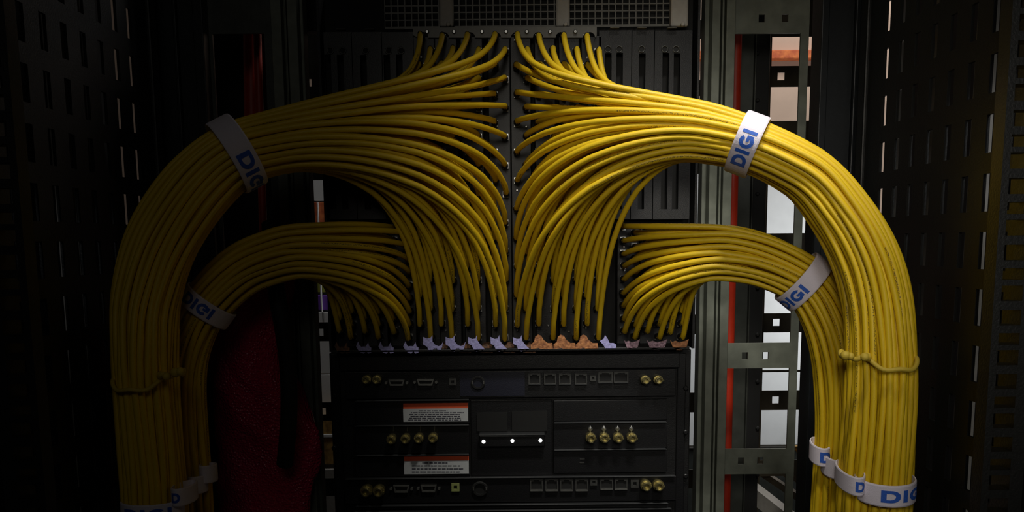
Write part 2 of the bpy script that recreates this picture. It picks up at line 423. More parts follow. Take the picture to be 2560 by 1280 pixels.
MB().pbox(700, -175, 1745, 74, YG+.10, YG+.12).build('back_plate', M['slot_dark'], gt)
X0, X1, Z0, Z1 = rect(822, -90, 1728, 868, .026)
cg = empty('card_cage', ((X0+X1)/2, .026, Z0), 'black card cage holding the port cards above the chassis', 'card cage')
MB().box(X0, X1, .026, .030, Z0, Z1-.04).build('back_wall_sheet', M['slot_dark'], cg)
MB().box(X0-.002, X0+.001, -.004, .36, Z0, Z1-.04).build('side_sheet', M['black'], cg)
MB().box(X1-.001, X1+.002, -.004, .36, Z0, Z1-.04).build('side_sheet', M['black'], cg)
hz = empty('bracket_rail', P(1262, 92, -.004)*1, 'grey scalloped bracket rail above the cable ends at top centre', 'rail')
poly = []
def pz(px, py, Y): q = P(px, py, Y); return (q.x, q.z)
YR = -.004
poly.append(pz(1033, 69, YR)); poly.append(pz(1492, 66, YR)); poly.append(pz(1492, 88, YR))
cx = [1475, 1402, 1345, 1290, 1240, 1175, 1110, 1058]
for c in cx:
    for k in range(7):
        a = PI*k/6; poly.append(pz(c+13*math.cos(a), 94-14*math.sin(a), YR))
poly.append(pz(1033, 88, YR))
MB().prism(poly, YR, YR+.003).build('scalloped_plate', M['grille'], hz)
for c in (1068, 1135, 1205, 1265, 1317, 1375, 1438):
    MB().lathe(P(c, 80, YR), [(0, .0026), (.002, .0026), (.003, .0016)], 10).build('screw', M['nickel'], hz)

# ------------------------------------------------------------------ line cards (upper sides with rings, centre and lower with ports)
def ring_card(x0, x1, rings, slots, label, y0=76, y1=548):
    Y = .0
    t = empty('blank_card', P((x0+x1)/2, y1, Y)*1, label, 'card', 'blank cards beside the cable fans')
    hl = [(s-8, y0+57+rnd.uniform(-1, 1), s+8, y1-25) for s in slots]
    MB().pplate(x0+1, y0, x1-1, y1, Y, .006, hl).build('faceplate', M['black2'], t)
    MB().pbox(x0+1, y0, x1-1, y1, Y+.02, Y+.024).build('backing', M['slot_dark'], t)
    for r in rings:
        mb = MB(); c = P(r, y0+47, Y)
        mb.tube([c+Vector((math.cos(a*PI/12)*.0036, -.0006, math.sin(a*PI/12)*.0036)) for a in range(25)], .0009, 6, False); mb.build('ring_screw', M['nickel_dark'], t, smooth=True)
        MB().lathe(c, [(0, .003), (.0004, .003)], 14).build('screw_hole', M['slot_dark'], t)
    q = MB().pbox((x0+x1)/2-12, y0-9, (x0+x1)/2+12, y0-6, Y-.006, Y+.002, .0006); q.build('latch', M['grille'], t)
    return t
ring_card(1496, 1578, [1520, 1548], [1520, 1548], 'blank black card with two rings right of the cable fan')
ring_card(1578, 1634, [1604], [1604], 'narrow blank black card with one ring, right side')
ring_card(1634, 1728, [1662, 1690], [1662, 1690], 'blank black card with two rings beside the right rack frame')
ring_card(960, 1040, [972, 1003], [972, 1003], 'dim blank black card with two rings left of the cable fan', 80)
ring_card(886, 960, [914], [914], 'dim blank black card with one ring, left side', 80)
ring_card(816, 886, [826, 857], [826, 857], 'dim blank black card with two rings beside the left rack frame', 80)
def port_card(x0, x1, y0, y1, cols, rows, label):
    Y = .0
    t = empty('line_card', P((x0+x1)/2, y1, Y)*1, label, 'card', 'cards that the yellow cables plug into')
    MB().pbox(x0+1.5, y0, x1-1.5, y1, Y, Y+.02, .001).build('faceplate', M['black2'], t)
    mb = MB()
    for c in cols:
        for r in rows(c):
            X0, X1, Z0, Z1 = rect(c-7, r-8, c+7, r+8, Y)
            mb.plate(X0, X1, Z0, Z1, Y-.005, Y-.0002, [(X0+.0012, X1-.0012, Z0+.0012, Z1-.0012)])
    mb.build('port_strip', M['boot2'], t)
    for k in range(5):
        MB().lathe(P((x0+x1)/2+rnd.uniform(-16, 16), y0+70+k*(y1-y0-120)/4+rnd.uniform(-20, 20), Y), [(0, .0016), (.0015, .0016), (.002, .001)], 8).build('screw', M['nickel'], t)
    return t
LC = [1054, 1080, 1108, 1134, 1170, 1198, 1238, 1264]
RC = [1292, 1316, 1345, 1382, 1408, 1438, 1464, 1492]
def rows_big(c):
    k = (LC.index(c) if c in LC else RC.index(c)); off = 34*(k % 2)
    return [96+off+i*(712/10) for i in range(11)]
nm = ['outermost', 'second', 'third', 'innermost']
for i in range(4):
    a = LC[2*i:2*i+2]; m_ = sum(a)/2
    port_card(m_-29, m_+29, 90, 872, a, rows_big, f'{nm[i]} tall port card of the left cable fan')
    a = RC[2*i:2*i+2]; m_ = sum(a)/2
    port_card(m_-27, m_+27, 90, 872, a, rows_big, f'{nm[3-i]} tall port card of the right cable fan')
LS = [856, 886, 918, 952, 988, 1026]
RS = [1556, 1584, 1612, 1642, 1670, 1698]
def rows_small(c):
    k = (LS.index(c) if c in LS else RS.index(c)); return [568+15*(k % 2)+i*(258/8) for i in range(9)]
for i in range(3):
    a = LS[2*i:2*i+2]; m_ = sum(a)/2
    port_card(m_-33, m_+33, 558, 872, a, rows_small, f"{['outermost', 'middle', 'innermost'][i]} short port card of the left small fan")
    a = RS[2*i:2*i+2]; m_ = sum(a)/2
    port_card(m_-29, m_+29, 558, 872, a, rows_small, f"{['innermost', 'middle', 'outermost'][i]} short port card of the right small fan")

# ------------------------------------------------------------------ cables
def hexslots(n):
    pts = []
    for i in range(-14, 15):
        for j in range(-14, 15):
            pts.append(((i+.5*(j % 2)+.13), j*.8660+.07))
    pts.sort(key=lambda p: p[0]**2+p[1]**2); pts = pts[:n]
    R = max(math.hypot(*p) for p in pts)+.5
    return [(p[1]/R, p[0]/R) for p in pts], 1/R      # (a outward, b front), spacing
def cr(p0, p1, p2, p3, t):
    return .5*((2*p1)+(-p0+p2)*t+(2*p0-5*p1+4*p2-p3)*t*t+(-p0+3*p1-3*p2+p3)*t*t*t)
class Bundle:
    def __init__(s, side, secs, R0, sub=6):
        s.side = side; s.R0 = R0
        S = [(P(px, py, Y), hw*mpp(px, py, Y), k) for k, (px, py, Y, hw) in enumerate(secs)]
        C = [a for a, _, _ in S]; H = [h for _, h, _ in S]
        C = [2*C[0]-C[1]]+C+[2*C[-1]-C[-2]]; H = [H[0]]+H+[H[-1]]
        s.fr = []
        for i in range(1, len(C)-2):
            for k in range(sub):
                t = k/sub; s.fr.append([cr(C[i-1], C[i], C[i+1], C[i+2], t), cr(H[i-1], H[i], H[i+1], H[i+2], t), i-1+t])
        s.fr.append([C[-2], H[-2], len(secs)-1])
        m = len(s.fr)
        for i, f in enumerate(s.fr):
            T = (s.fr[min(i+1, m-1)][0]-s.fr[max(i-1, 0)][0]).normalized()
            N = T.cross(Vector((0, 1, 0))).normalized()*side
            B = Vector((0, -1, 0)); B = (B-T*B.dot(T)).normalized()
            f += [T, N, B, s.R0*s.R0/f[1]]
    def at(s, i, a, b_):
        c, h, k, T, N, B, hd = s.fr[i]
        return c+N*(a*h)+B*(b_*hd)
    def idx(s, k):
        return min(range(len(s.fr)), key=lambda i: abs(s.fr[i][2]-k))

def make_cable(pts, r, label, group, name='patch_cable'):
    n = 9; m = len(pts)
    me = bpy.data.meshes.new(name)
    mb = MB().tube(pts, r, n)
    me.from_pydata(mb.v, [], mb.f)
    uvl = me.uv_layers.new(name='UVMap')
    L = [0]
    for i in range(1, m): L.append(L[-1]+(pts[i]-pts[i-1]).length)
    data = []
    for fi in range((m-1)*n):
        i, k = divmod(fi, n)
        data += [L[i], k/n, L[i], (k+1)/n, L[i+1], (k+1)/n, L[i+1], k/n]
    data += [0, 0]*(2*n)
    uvl.data.foreach_set('uv', data)
    me.polygons.foreach_set('use_smooth', [True]*((m-1)*n)+[False]*2)
    me.materials.append(M['cable']); me.update()
    o = bpy.data.objects.new(name, me); COL.objects.link(o)
    return tag(o, label, 'cable', group)
bmb = MB().lathe((0, 0, 0), [(-.002, .0030), (.004, .0042), (.010, .0042), (.0105, .0036), (.014, .0036), (.0145, .0034), (.022, .0032)], 10)
boot_me = None
def boot(parent, E):
    global boot_me
    if boot_me is None:
        o = MB().add(bmb.v, bmb.f).build('connector_boot', M['boot'], smooth=True); boot_me = o.data
    else:
        o = bpy.data.objects.new('connector_boot', boot_me); COL.objects.link(o)
    o.location = E; o.parent = parent

def fan(bun, ends, n, r, cfg, label_fn, group):
    c_top = cfg.get('top', 0)
    slots, sp = hexslots(n)
    ends = sorted(ends, key=lambda e: e[1])            # top first
    slots = sorted(slots, key=lambda s: -s[0])
    # fill slot rows: same a -> sort by b, inner column to the front
    i = 0; pairs = []
    while i < len(slots):
        j = i
        while j < len(slots) and abs(slots[j][0]-slots[i][0]) < 1e-4: j += 1
        srow = sorted(slots[i:j], key=lambda s: s[1]); erow = sorted(ends[i:j], key=lambda e: e[2])
        pairs += list(zip(srow, erow)); i = j
    for (a, b_), (ex, ey, inn) in pairs:
        E = P(ex, ey, -.006)
        side = bun.side
        S = bun.at(0, a, b_)
        # pixel position of S for in-plane design
        sx, sy = cfg['p0'][0], cfg['p0'][1]
        q = (RM.transposed() @ (S-CP)); spx = 1280+F*q.x/-q.z; spy = PPY-F*q.y/-q.z
        u = (1-a)/2                                     # 0 outer/top .. 1 inner/bottom
        slope = cfg['s_top']*(1-u)+cfg['s_bot']*u
        L = max(cfg['Lmin'], cfg['Lk']*abs(spx-ex))
        if ey < c_top: L = .80*abs(spx-ex)
        c2x = spx-side*L; c2y = spy+slope*L
        dy = c2y-ey
        v = min(1, abs(dy)/260)
        c1x = ex+side*(cfg['fx']*(1-v)+(8 if dy < 0 else 12)*v)+rnd.uniform(-7, 7) - side*(cfg['back']*v*inn if dy < 0 else 0)+rnd.uniform(-5, 5)
        c1y = ey+dy*(.64+.09*rnd.random())
        if dy > 0: c1y = ey+dy*.72
        if ey < c_top: c1x = ex+side*12+rnd.uniform(-6, 6); c1y = ey+dy*.95
        yS = S.y
        y1 = cfg['y1'][0]*(1-inn)+cfg['y1'][1]*inn
        c2y += rnd.uniform(-6, 6)
        c2 = P(c2x, c2y, yS*.62+y1*.38+.004*rnd.uniform(-1, 1))
        c1 = P(c1x, c1y, y1+rnd.uniform(-.004, .004))
        E1 = E+Vector((0, -.020, 0))
        pts = [E, E+Vector((0, -.010, 0)), E1]
        K = 20
        for k in range(1, K+1):
            t = k/K
            pts.append((1-t)**3*E1+3*(1-t)**2*t*c1+3*(1-t)*t*t*c2+t**3*S)
        ph = rnd.uniform(0, 6.28); am = sp*.16
        for i in range(1, len(bun.fr)):
            da = am*math.sin(ph+i*.23); db = am*math.cos(ph*1.7+i*.19)
            aa, bb = a+da, b_+db
            f = bun.fr[i][2]
            if cfg.get('split'):
                k0, thr, gap = cfg['split']
                w = max(0, min(1, (f-k0)/1.2))
                aa = aa-(gap*w if a < thr else -gap*.25*w)
            pts.append(bun.at(i, aa, bb))
        for _ in range(3):
            new = pts[:]
            for i in range(4, len(pts)-2):
                if 14 < i < 34 or i < 8: new[i] = pts[i]*.5+(pts[i-1]+pts[i+1])*.25
            pts = new
        o = make_cable(pts, r, label_fn(ex, ey, inn), group)
        boot(o, E)

R_BIG = .0355
# --- large right bundle
BR = Bundle(1, [(1740, 328, -.135, 80), (1868, 362, -.15, 68), (2010, 432, -.165, 71), (2098, 528, -.18, 77), (2158, 632, -.19, 81), (2190, 740, -.195, 84),
                (2203, 860, -.20, 85), (2205, 960, -.203, 86), (2198, 1090, -.205, 88), (2190, 1200, -.205, 89), (2182, 1330, -.205, 90)], R_BIG)
zone = lambda ey: ('top end' if ey < 140 else 'upper third' if ey < 370 else 'middle third' if ey < 600 else 'lower third')
def colname(k): return ['outermost', 'second', 'third', 'innermost'][k]
def lab_big(side):
    def f(ex, ey, inn):
        k = int(round(inn*7))//2
        return f'yellow cable of the large {side} bundle, from the {zone(ey)} of its {colname(k)} card'
    return f
ends = [(c+rnd.uniform(-2, 2), r_+rnd.uniform(-2, 2), (7-k)/7) for k, c in enumerate(RC) for r_ in rows_big(c)]
fan(BR, ends, 88, .00335, dict(p0=(1740, 328), s_top=-.22, s_bot=.12, top=150, Lmin=110, Lk=.50, fx=85, back=14, y1=(-.05, -.115), split=(5.2, -.42, .07)), lab_big('right'),
    'yellow cables of the large right bundle')
# --- large left bundle
BL = Bundle(-1, [(712, 350, -.135, 86), (592, 385, -.155, 86), (495, 468, -.17, 92), (408, 600, -.18, 93), (366, 740, -.19, 86), (360, 860, -.20, 81),
                 (364, 960, -.203, 78), (374, 1090, -.205, 78), (384, 1200, -.205, 77), (392, 1330, -.205, 76)], R_BIG)
ends = [(c+rnd.uniform(-2, 2), r_+rnd.uniform(-2, 2), k/7) for k, c in enumerate(LC) for r_ in rows_big(c)]
fan(BL, ends, 88, .00335, dict(p0=(712, 350), s_top=-.27, s_bot=-.02, top=150, Lmin=140, Lk=.52, fx=85, back=14, y1=(-.05, -.115)), lab_big('left'),
    'yellow cables of the large left bundle')
# --- small right bundle
R_SM = .0285
BS = Bundle(1, [(1800, 632, -.10, 76), (1900, 652, -.105, 72), (2008, 705, -.11, 68), (2065, 790, -.115, 66), (2092, 890, -.118, 64), (2100, 1000, -.12, 64),
                (2098, 1100, -.12, 64), (2092, 1200, -.12, 64), (2086, 1330, -.12, 64)], R_SM)
zs = lambda ey: ('upper rows' if ey < 655 else 'middle rows' if ey < 745 else 'lowest rows')
def lab_small(side):
    def f(ex, ey, inn):
        k = int(round(inn*5))//2
        return f"yellow cable of the small {side} bundle, from the {zs(ey)} of its {['outermost', 'middle', 'innermost'][k]} card"
    return f
ends = [(c+rnd.uniform(-2, 2), r_+rnd.uniform(-2, 2), (5-k)/5) for k, c in enumerate(RS) for r_ in rows_small(c)]
fan(BS, ends, 54, .0034, dict(p0=(1800, 632), s_top=-.03, s_bot=.18, Lmin=60, Lk=.42, fx=40, back=6, y1=(-.04, -.085)), lab_small('right'),
    'yellow cables of the small right bundle')
BM = Bundle(-1, [(720, 630, -.10, 74), (610, 672, -.105, 70), (518, 765, -.11, 62), (470, 860, -.115, 62), (452, 960, -.118, 64), (456, 1090, -.12, 66),
                 (466, 1200, -.12, 67), (474, 1330, -.12, 67)], R_SM)
ends = [(c+rnd.uniform(-2, 2), r_+rnd.uniform(-2, 2), k/5) for k, c in enumerate(LS) for r_ in rows_small(c)]
fan(BM, ends, 54, .0034, dict(p0=(720, 630), s_top=-.14, s_bot=.05, Lmin=70, Lk=.45, fx=40, back=6, y1=(-.04, -.085)), lab_small('left'),
    'yellow cables of the small left bundle')

# ------------------------------------------------------------------ straps with lettering
def strap(bun, k, width_px, text, a0, direction, label, grow=1.06, arc=None, name='hook_and_loop_strap', flip=False, lh=.62, lscale=1.0, tilt=0.0, cut=None):
    """band around the bundle at section k. angle 0 = outer edge (N), 90deg = front (B)"""
    i = bun.idx(k); c, h, _, T, N, B, hd = bun.fr[i]
    px_m = mpp(1280, 640, c.y); wd = width_px*px_m
    h2 = h*grow; d2 = hd*grow+.001
    mb = MB(); n = 64; th = .0012
    lo, hi = arc or (-PI, PI)
    def pt(ang, s, off=0):
        dip = tilt*math.sin(ang)
        return c+N*(math.cos(ang)*(h2+off))+B*(math.sin(ang)*(d2+off))+T*(s+dip)
    vs = []; fs = []
    for j in range(n+1):
        ang = lo+(hi-lo)*j/n
        for s_, off in ((-wd/2, 0), (-wd/2, th), (-wd*.44, th*1.5), (wd*.44, th*1.5), (wd/2, th), (wd/2, 0)): vs.append(pt(ang, s_, off))
    for j in range(n):
        for q in range(6):
            q2 = (q+1) % 6; fs.append((j*6+q, j*6+q2, (j+1)*6+q2, (j+1)*6+q))
    t = empty(name, c, label, 'strap', 'white printed straps around the cables')
    MB().add(vs, fs).build('band', M['strap'], t, smooth=False)
    # lettering
    lt = MB(); H = wd*lh; adv = 0; off = th*1.5+.0004
    Rm = (h2+d2)/2
    def put(poly_strips):
        for strip in poly_strips:       # strip: list of (left,right) points in letter units
            vv = []; ff = []
            for (l, r_) in strip:
                for (x, y) in (l, r_):
                    s_ = (y-.5)*H*(-1 if flip else 1)
                    ang = a0+direction*(adv+x*H)*lscale/Rm
                    vv.append(pt(ang, s_, off))
            for q in range(len(strip)-1): ff.append((2*q, 2*q+1, 2*q+3, 2*q+2))
            lt.add(vv, ff)
    def bar(x0, x1, y0, y1, n_=4): return [((x0, y0+(y1-y0)*k_/n_), (x1, y0+(y1-y0)*k_/n_)) for k_ in range(n_+1)]
    def hbar(x0, x1, y0, y1, n_=5): return [((x0+(x1-x0)*k_/n_, y0), (x0+(x1-x0)*k_/n_, y1)) for k_ in range(n_+1)]
    def arcs(cx_, cy_, rx, ry, w_, wy, d0, d1, n_=16):
        out = []
        for k_ in range(n_+1):
            a = math.radians(d0+(d1-d0)*k_/n_); out.append(((cx_+rx*math.cos(a), cy_+ry*math.sin(a)), (cx_+(rx-w_)*math.cos(a), cy_+(ry-wy)*math.sin(a))))
        return out
    for ch in text:
        if ch == 'D':
            put([bar(0, .27, 0, 1), hbar(.27, .5, .76, 1), hbar(.27, .5, 0, .24), arcs(.5, .5, .5, .5, .27, .26, -90, 90)]); wch = 1.0
        elif ch == 'I':
            put([bar(0, .27, 0, 1)]); wch = .27
        elif ch == 'G':
            put([arcs(.52, .5, .52, .5, .27, .26, 38, 325), hbar(.52, 1.02, .36, .56), bar(.78, 1.02, .12, .50)]); wch = 1.02
        else: wch = .3
        adv += (wch+.14)*H
    if text:
        o = lt.build('printed_lettering', M['blue'], t, fix=False); o['label'] = 'blue printed capital letters'
    return t
strap(BR, .98, 56, 'DIGI', math.radians(149), -1, 'white strap with blue letters around the large right bundle at its brightest bend', flip=True, lh=.62, lscale=1.02)
strap(BL, 1.0, 58, 'DIGI', math.radians(106), 1, 'dim white strap around the large left bundle at its upper bend', flip=False, lh=.62, lscale=1.1)
strap(BS, 2.0, 50, 'DIGI', math.radians(176), -1, 'white strap around the small right bundle where it bends down', flip=True, lh=.58)
strap(BM, 2.0, 46, 'DIGI', math.radians(52), 1, 'dim white strap around the small left bundle where it bends down', flip=False, lh=.62)

# lower straps: stepped pieces round parts of the bundle
class Sub:      # pseudo bundle for a lump of a bundle
    def __init__(s, px, py, Y, hw, hd, side=1):
        c = P(px, py, Y); T = Vector((0, 0, -1)); N = Vector((1, 0, 0)); B = Vector((0, -1, 0))
        s.fr = [[c, hw*mpp(px, py, Y), 0, T, N, B, hd]]
    def idx(s, k): return 0
def low_strap(px, py, Y, hw, hd, w, text, a0, label, tilt=.004, ls=1.25):
    strap(Sub(px, py, Y, hw, hd), 0, w, text, math.radians(a0), -1, label, grow=1.0, lh=.56, tilt=tilt, flip=True, lscale=ls)
low_strap(2212, 1217, -.222, 69, .0225, 56, 'DIGI', 117, 'lowest and widest white strap of the right side, around the large bundle', .003, 1.35)
low_strap(2124, 1193, -.215, 25, .023, 48, 'D', 108, 'narrow white strap just left of the wide lowest right one', .003)
low_strap(2084, 1158, -.137, 25, .017, 50, 'D', 104, 'narrow white strap second from the left among lowest right straps', .003)
low_strap(2049, 1129, -.128, 19, .014, 48, 'D', 118, 'leftmost narrow white strap among the lowest right straps', .003)
low_strap(382, 1270, -.222, 72, .0225, 48, 'DIGI', 128, 'lowest dim white strap around the large left bundle', -.001, 1.35)
low_strap(462, 1232, -.215, 20, .022, 46, 'D', 112, 'narrow dim white strap right of the lowest left one', -.002)
low_strap(492, 1208, -.140, 20, .016, 46, '', 100, 'dim blank white strap in the middle of the stepped left straps', -.002)
low_strap(521, 1182, -.130, 16, .013, 46, '', 100, 'topmost dim blank white strap of the stepped left straps', -.002)

# thin ties
def tie(parts, label):
    t = empty('cable_tie', parts[0][0], label, 'cable tie')
    for j, (c, hx, hy, dip, r_) in enumerate(parts):
        pts = []
        for i in range(41):
            a = 2*PI*i/40; pts.append(c+Vector((math.cos(a)*hx, -math.sin(a)*hy, -dip*max(0, math.sin(a))+(.0015*math.sin(5*a)))))
        MB().tube(pts, r_, 8, False).build('loop', M['tie'], t, smooth=True)
    return t
Yt = -.203
m1 = mpp(2200, 900, Yt)
t = tie([(P(2226, 893, -.222), 60*m1, .0225, .0100, .0024), (P(2136, 888, -.215), 27*m1, .022, .000, .0026)], 'pale yellow tie looped around the large right bundle at mid height')
kn = MB()
for (x, y, rr) in ((2112, 888, .0048), (2124, 890, .004), (2160, 892, .0045)):
    kn.lathe(P(x, y, Yt-.034), [(-.004, .001), (-.002, rr*.8), (.002, rr), (.005, rr*.7), (.006, .001)], 12)
kn.build('knot', M['tie'], t, smooth=True)
t = tie([(P(348, 945, -.222), 60*m1, .0235, .0090, .0022), (P(430, 935, -.215), 22*m1, .022, -.002, .0024)], 'dim yellow tie looped around the large left bundle')
kn = MB()
for (x, y, rr) in ((440, 930, .005), (452, 928, .0045), (418, 940, .004)):
    kn.lathe(P(x, y, Yt-.034), [(-.004, .001), (-.002, rr*.8), (.002, rr), (.005, rr*.7), (.006, .001)], 12)
kn.build('knot', M['tie'], t, smooth=True)

# ------------------------------------------------------------------ comb brackets along the chassis top
YC = -.040
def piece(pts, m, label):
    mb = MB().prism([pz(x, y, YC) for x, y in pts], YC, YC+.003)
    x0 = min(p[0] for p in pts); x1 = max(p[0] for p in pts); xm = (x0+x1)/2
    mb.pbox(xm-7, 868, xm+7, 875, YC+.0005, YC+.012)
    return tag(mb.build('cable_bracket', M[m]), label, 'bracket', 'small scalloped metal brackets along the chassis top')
ordn = ['first', 'second', 'third', 'fourth', 'fifth']
tooth = [(0, 0), (9, 4), (17, 3), (23, -5), (23, 12), (30, 20), (38, 23), (44, 21), (50, 11), (47, 26), (43, 34), (36, 33), (34, 28), (27, 27), (22, 36), (14, 34), (10, 24), (0, 18)]
tooth2 = [(0, 0), (10, 5), (18, 4), (22, -5), (23, 8), (30, 18), (42, 30), (36, 34), (30, 30), (22, 36), (14, 32), (9, 20), (1, 17)]
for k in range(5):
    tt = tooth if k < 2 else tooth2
    piece([(1058+56*k+x, 843+y) for x, y in tt], 'lavsheen', f'lavender-sheened scalloped bracket, {ordn[k]} from the left of the bright five')
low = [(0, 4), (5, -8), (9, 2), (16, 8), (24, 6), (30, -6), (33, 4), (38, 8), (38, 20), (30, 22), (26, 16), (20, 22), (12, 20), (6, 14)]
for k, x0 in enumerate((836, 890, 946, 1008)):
    piece([(x0+x, 862+y) for x, y in low], 'lavsheen' if k else 'rust', f'dim low scalloped bracket, {ordn[k]} from the left end of the chassis top')
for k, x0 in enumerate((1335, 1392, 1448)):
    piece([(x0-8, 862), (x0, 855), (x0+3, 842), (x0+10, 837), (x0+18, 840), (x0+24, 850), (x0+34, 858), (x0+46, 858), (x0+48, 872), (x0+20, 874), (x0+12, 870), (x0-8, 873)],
          'orangesheen', f'copper coloured mound-shaped bracket, {ordn[k]} of the three right of the middle')
piece([(1500, 853), (1509, 848), (1513, 838), (1520, 848), (1524, 858), (1535, 858), (1541, 862), (1540, 872), (1515, 873), (1508, 862)], 'lavsheen', 'lavender-sheened bracket with a spike, right of the copper ones')
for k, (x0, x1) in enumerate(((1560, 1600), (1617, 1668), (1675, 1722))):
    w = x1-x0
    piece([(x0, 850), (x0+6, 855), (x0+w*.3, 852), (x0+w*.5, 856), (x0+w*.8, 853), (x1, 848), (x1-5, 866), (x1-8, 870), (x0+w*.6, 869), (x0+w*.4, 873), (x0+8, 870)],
          ('pinksheen', 'pinksheen', 'orangesheen')[k], ['mottled pink-sheened bracket left of the last two at right', 'mottled pink-sheened bracket next to the right end of the chassis', 'orange-sheened mottled bracket at the right end of the chassis top'][k])
for k, (xa, xb) in enumerate(((1098, 1116), (1152, 1174), (1205, 1228), (1262, 1284), (1312, 1336))):
    tag(MB().prism([pz(xa-4, 874, YC+.006), pz(xa, 866, YC+.006), pz((xa+xb)/2, 862, YC+.006), pz(xb, 866, YC+.006), pz(xb+4, 874, YC+.006), pz(xb+4, 882, YC+.006), pz(xa-4, 882, YC+.006)], YC+.006, -.002).build('lower_bracket', M['rust']),
        f'dull brown foot between lavender brackets, {ordn[k]} from the left', 'bracket', 'dull brown bracket feet')

# ------------------------------------------------------------------ lower chassis
YF = -.010
X0, X1, Z0, Z1 = rect(824, 878, 1727, 1700, YF); X0 = P(829, 1050, YF).x; X1 = P(1725, 1050, YF).x
ch = empty('equipment_chassis', ((X0+X1)/2, YF, Z0), 'large black equipment chassis filling the lower middle', 'chassis')
MB().box(X0, X1, YF, YF+.38, Z0, Z1, .0015).build('housing', M['black'], ch)
for (a, b_) in ((842, 862), (1688, 1709)):
    MB().pbox(a, 884, b_, 1690, YF-.004, YF-.0002, .001).build('mounting_ear', M['black2'], ch)
MB().pbox(828, 871, 1724, 879, YF-.030, YF+.02, .001).build('top_ledge', M['black'], ch)
for (x, y) in ((1714, 970), (1714, 1080), (1714, 1190), (836, 990), (836, 1120), (1652, 960)):
    MB().lathe(P(x, y, YF-.004), [(0, .0032), (.0018, .0032), (.0026, .002)], 12).build('ear_screw', M['black2'], ch)

YM = -.018
def module(x0, y0, x1, y1, label, m='black2', lip=True, dx=0.0):
    t = empty('plug_in_module', P((x0+x1)/2, y1, YM)*1, label, 'module')
    MB().pbox(x0, y0, x1, y1, YM+dx, YF-.0004, .0006).build('faceplate', M[m], t)
    if lip: MB().pbox(x0+2, y0-.5, x1-2, y0+2.2, YM-.005+dx, YM+.001+dx, .0004).build('front_lip', M['black_lip'], t)
    return t
M['black_lip'] = mat('satin_lip', (.05, .052, .055), .35, .4, .1, 200)
def bnc(t, x, y, s=1.0, tall=False):
    c = P(x, y, YM); k = mpp(x, y, YM)*12*s
    mb = MB().lathe(c, [(0, k*.9), (.003, k*.9), (.003, k*.62), (.006, k*.62), (.006, k), (.0085, k*1.04), (.011, k), (.011, k*.78), (.0165, k*.78), (.0175, k*.7), (.0175, k*.52), (.013, k*.5)], 20)
    for sx in (-1, 1): mb.box(c.x+sx*k*.72-.0008, c.x+sx*k*.72+.0008+sx*.0012, c.y-.0158, c.y-.0135, c.z-.0009, c.z+.0009)
    o = mb.build('coax_connector', M['brass'], t, smooth=False)
    if tall:
        MB().lathe(c+Vector((0, 0, k*1.5)), [(0, k*.45), (.004, k*.45), (.005, k*.3)], 12).build('hex_nut', M['nickel'], t)
        MB().tube([c+Vector((0, -.003, k*1.0)), c+Vector((0, -.006, k*1.7)), c+Vector((0, -.002, k*2.2))], k*.13, 6).build('chain_stem', M['nickel'], t)
def rj(t, x, y, w=30, h=28, m='nickel_dark'):
    X0, X1, Z0, Z1 = rect(x-w/2, y-h/2, x+w/2, y+h/2, YM)
    q = mpp(x, y, YM)
    mb = MB().plate(X0, X1, Z0, Z1, YM-.0028, YM+.0, [(X0+3*q, X1-3*q, Z0+4*q, Z1-6*q), (X0+9*q, X1-9*q, Z1-6.01*q, Z1-3*q)])
    mb.build('network_port', M[m], t)
    MB().box(X0+q*1, X1-q*1, YM-.0045, YM-.0030, Z0, Z0+2.2*q).build('port_lip', M['nickel'] if m != 'nickel_dark' or y > 1100 else M['black_lip'], t)
    MB().box(X0+3*q, X1-3*q, YM-.0006, YM-.0001, Z0+4*q, Z1-6*q).build('port_cavity', M['slot_dark'], t)
def dsub(t, x, y, w, h):
    q = [pz(x-w/2, y-h/2, YM), pz(x+w/2, y-h/2, YM), pz(x+w/2-4, y+h/2, YM), pz(x-w/2+4, y+h/2, YM)]
    hole = [pz(x-w/2+4, y-h/2+4, YM), pz(x+w/2-4, y-h/2+4, YM), pz(x+w/2-7, y+h/2-4, YM), pz(x-w/2+7, y+h/2-4, YM)]
    vs = []; 
    for yy in (YM-.0035, YM): vs += [(a, yy, c) for a, c in q]+[(a, yy, c) for a, c in hole]
    fs = []
    for k in range(4):
        k2 = (k+1) % 4
        fs += [(k, k2, 4+k2, 4+k), (k, k+8, k2+8, k2), (4+k, 4+k2, 12+k2, 12+k), (8+k, 12+k, 12+k2, 8+k2)]
    MB().add(vs, fs).build('serial_port', M['nickel_port'], t)
    mb = MB().prism(hole, YM-.0008, YM-.0001)
    mb.build('port_cavity', M['slot_dark'], t)
    for sx in (-1, 1):
        MB().lathe(P(x+sx*(w/2+6), y, YM), [(0, .0018), (.004, .0018), (.004, .0009)], 6).build('jack_screw', M['nickel_port'], t)
M['nickel_port'] = mat('port_nickel', (.28, .28, .26), .35, .7, .2, 300, .2)
def sq(t, x, y, s, m):
    X0, X1, Z0, Z1 = rect(x-s/2, y-s/2, x+s/2, y+s/2, YM); q = s*.28*mpp(x, y, YM)
    MB().plate(X0, X1, Z0, Z1, YM-.003, YM, [(X0+q, X1-q, Z0+q, Z1-q)]).build('square_socket', m, t)
def rnd_sock(t, x, y, s):
    c = P(x, y, YM); k = s/2*mpp(x, y, YM)
    MB().lathe(c, [(0, k), (.003, k), (.0035, k*.9), (.0035, k*.7), (.0005, k*.66)], 18).build('round_socket', M['slot_dark'], t)
    for sx in (-1, 1): MB().box(c.x+sx*k*.8-.0007, c.x+sx*k*.8+.0007, c.y-.0045, c.y-.0034, c.z-.0015, c.z+.0025).build('socket_clip', M['nickel'], t)

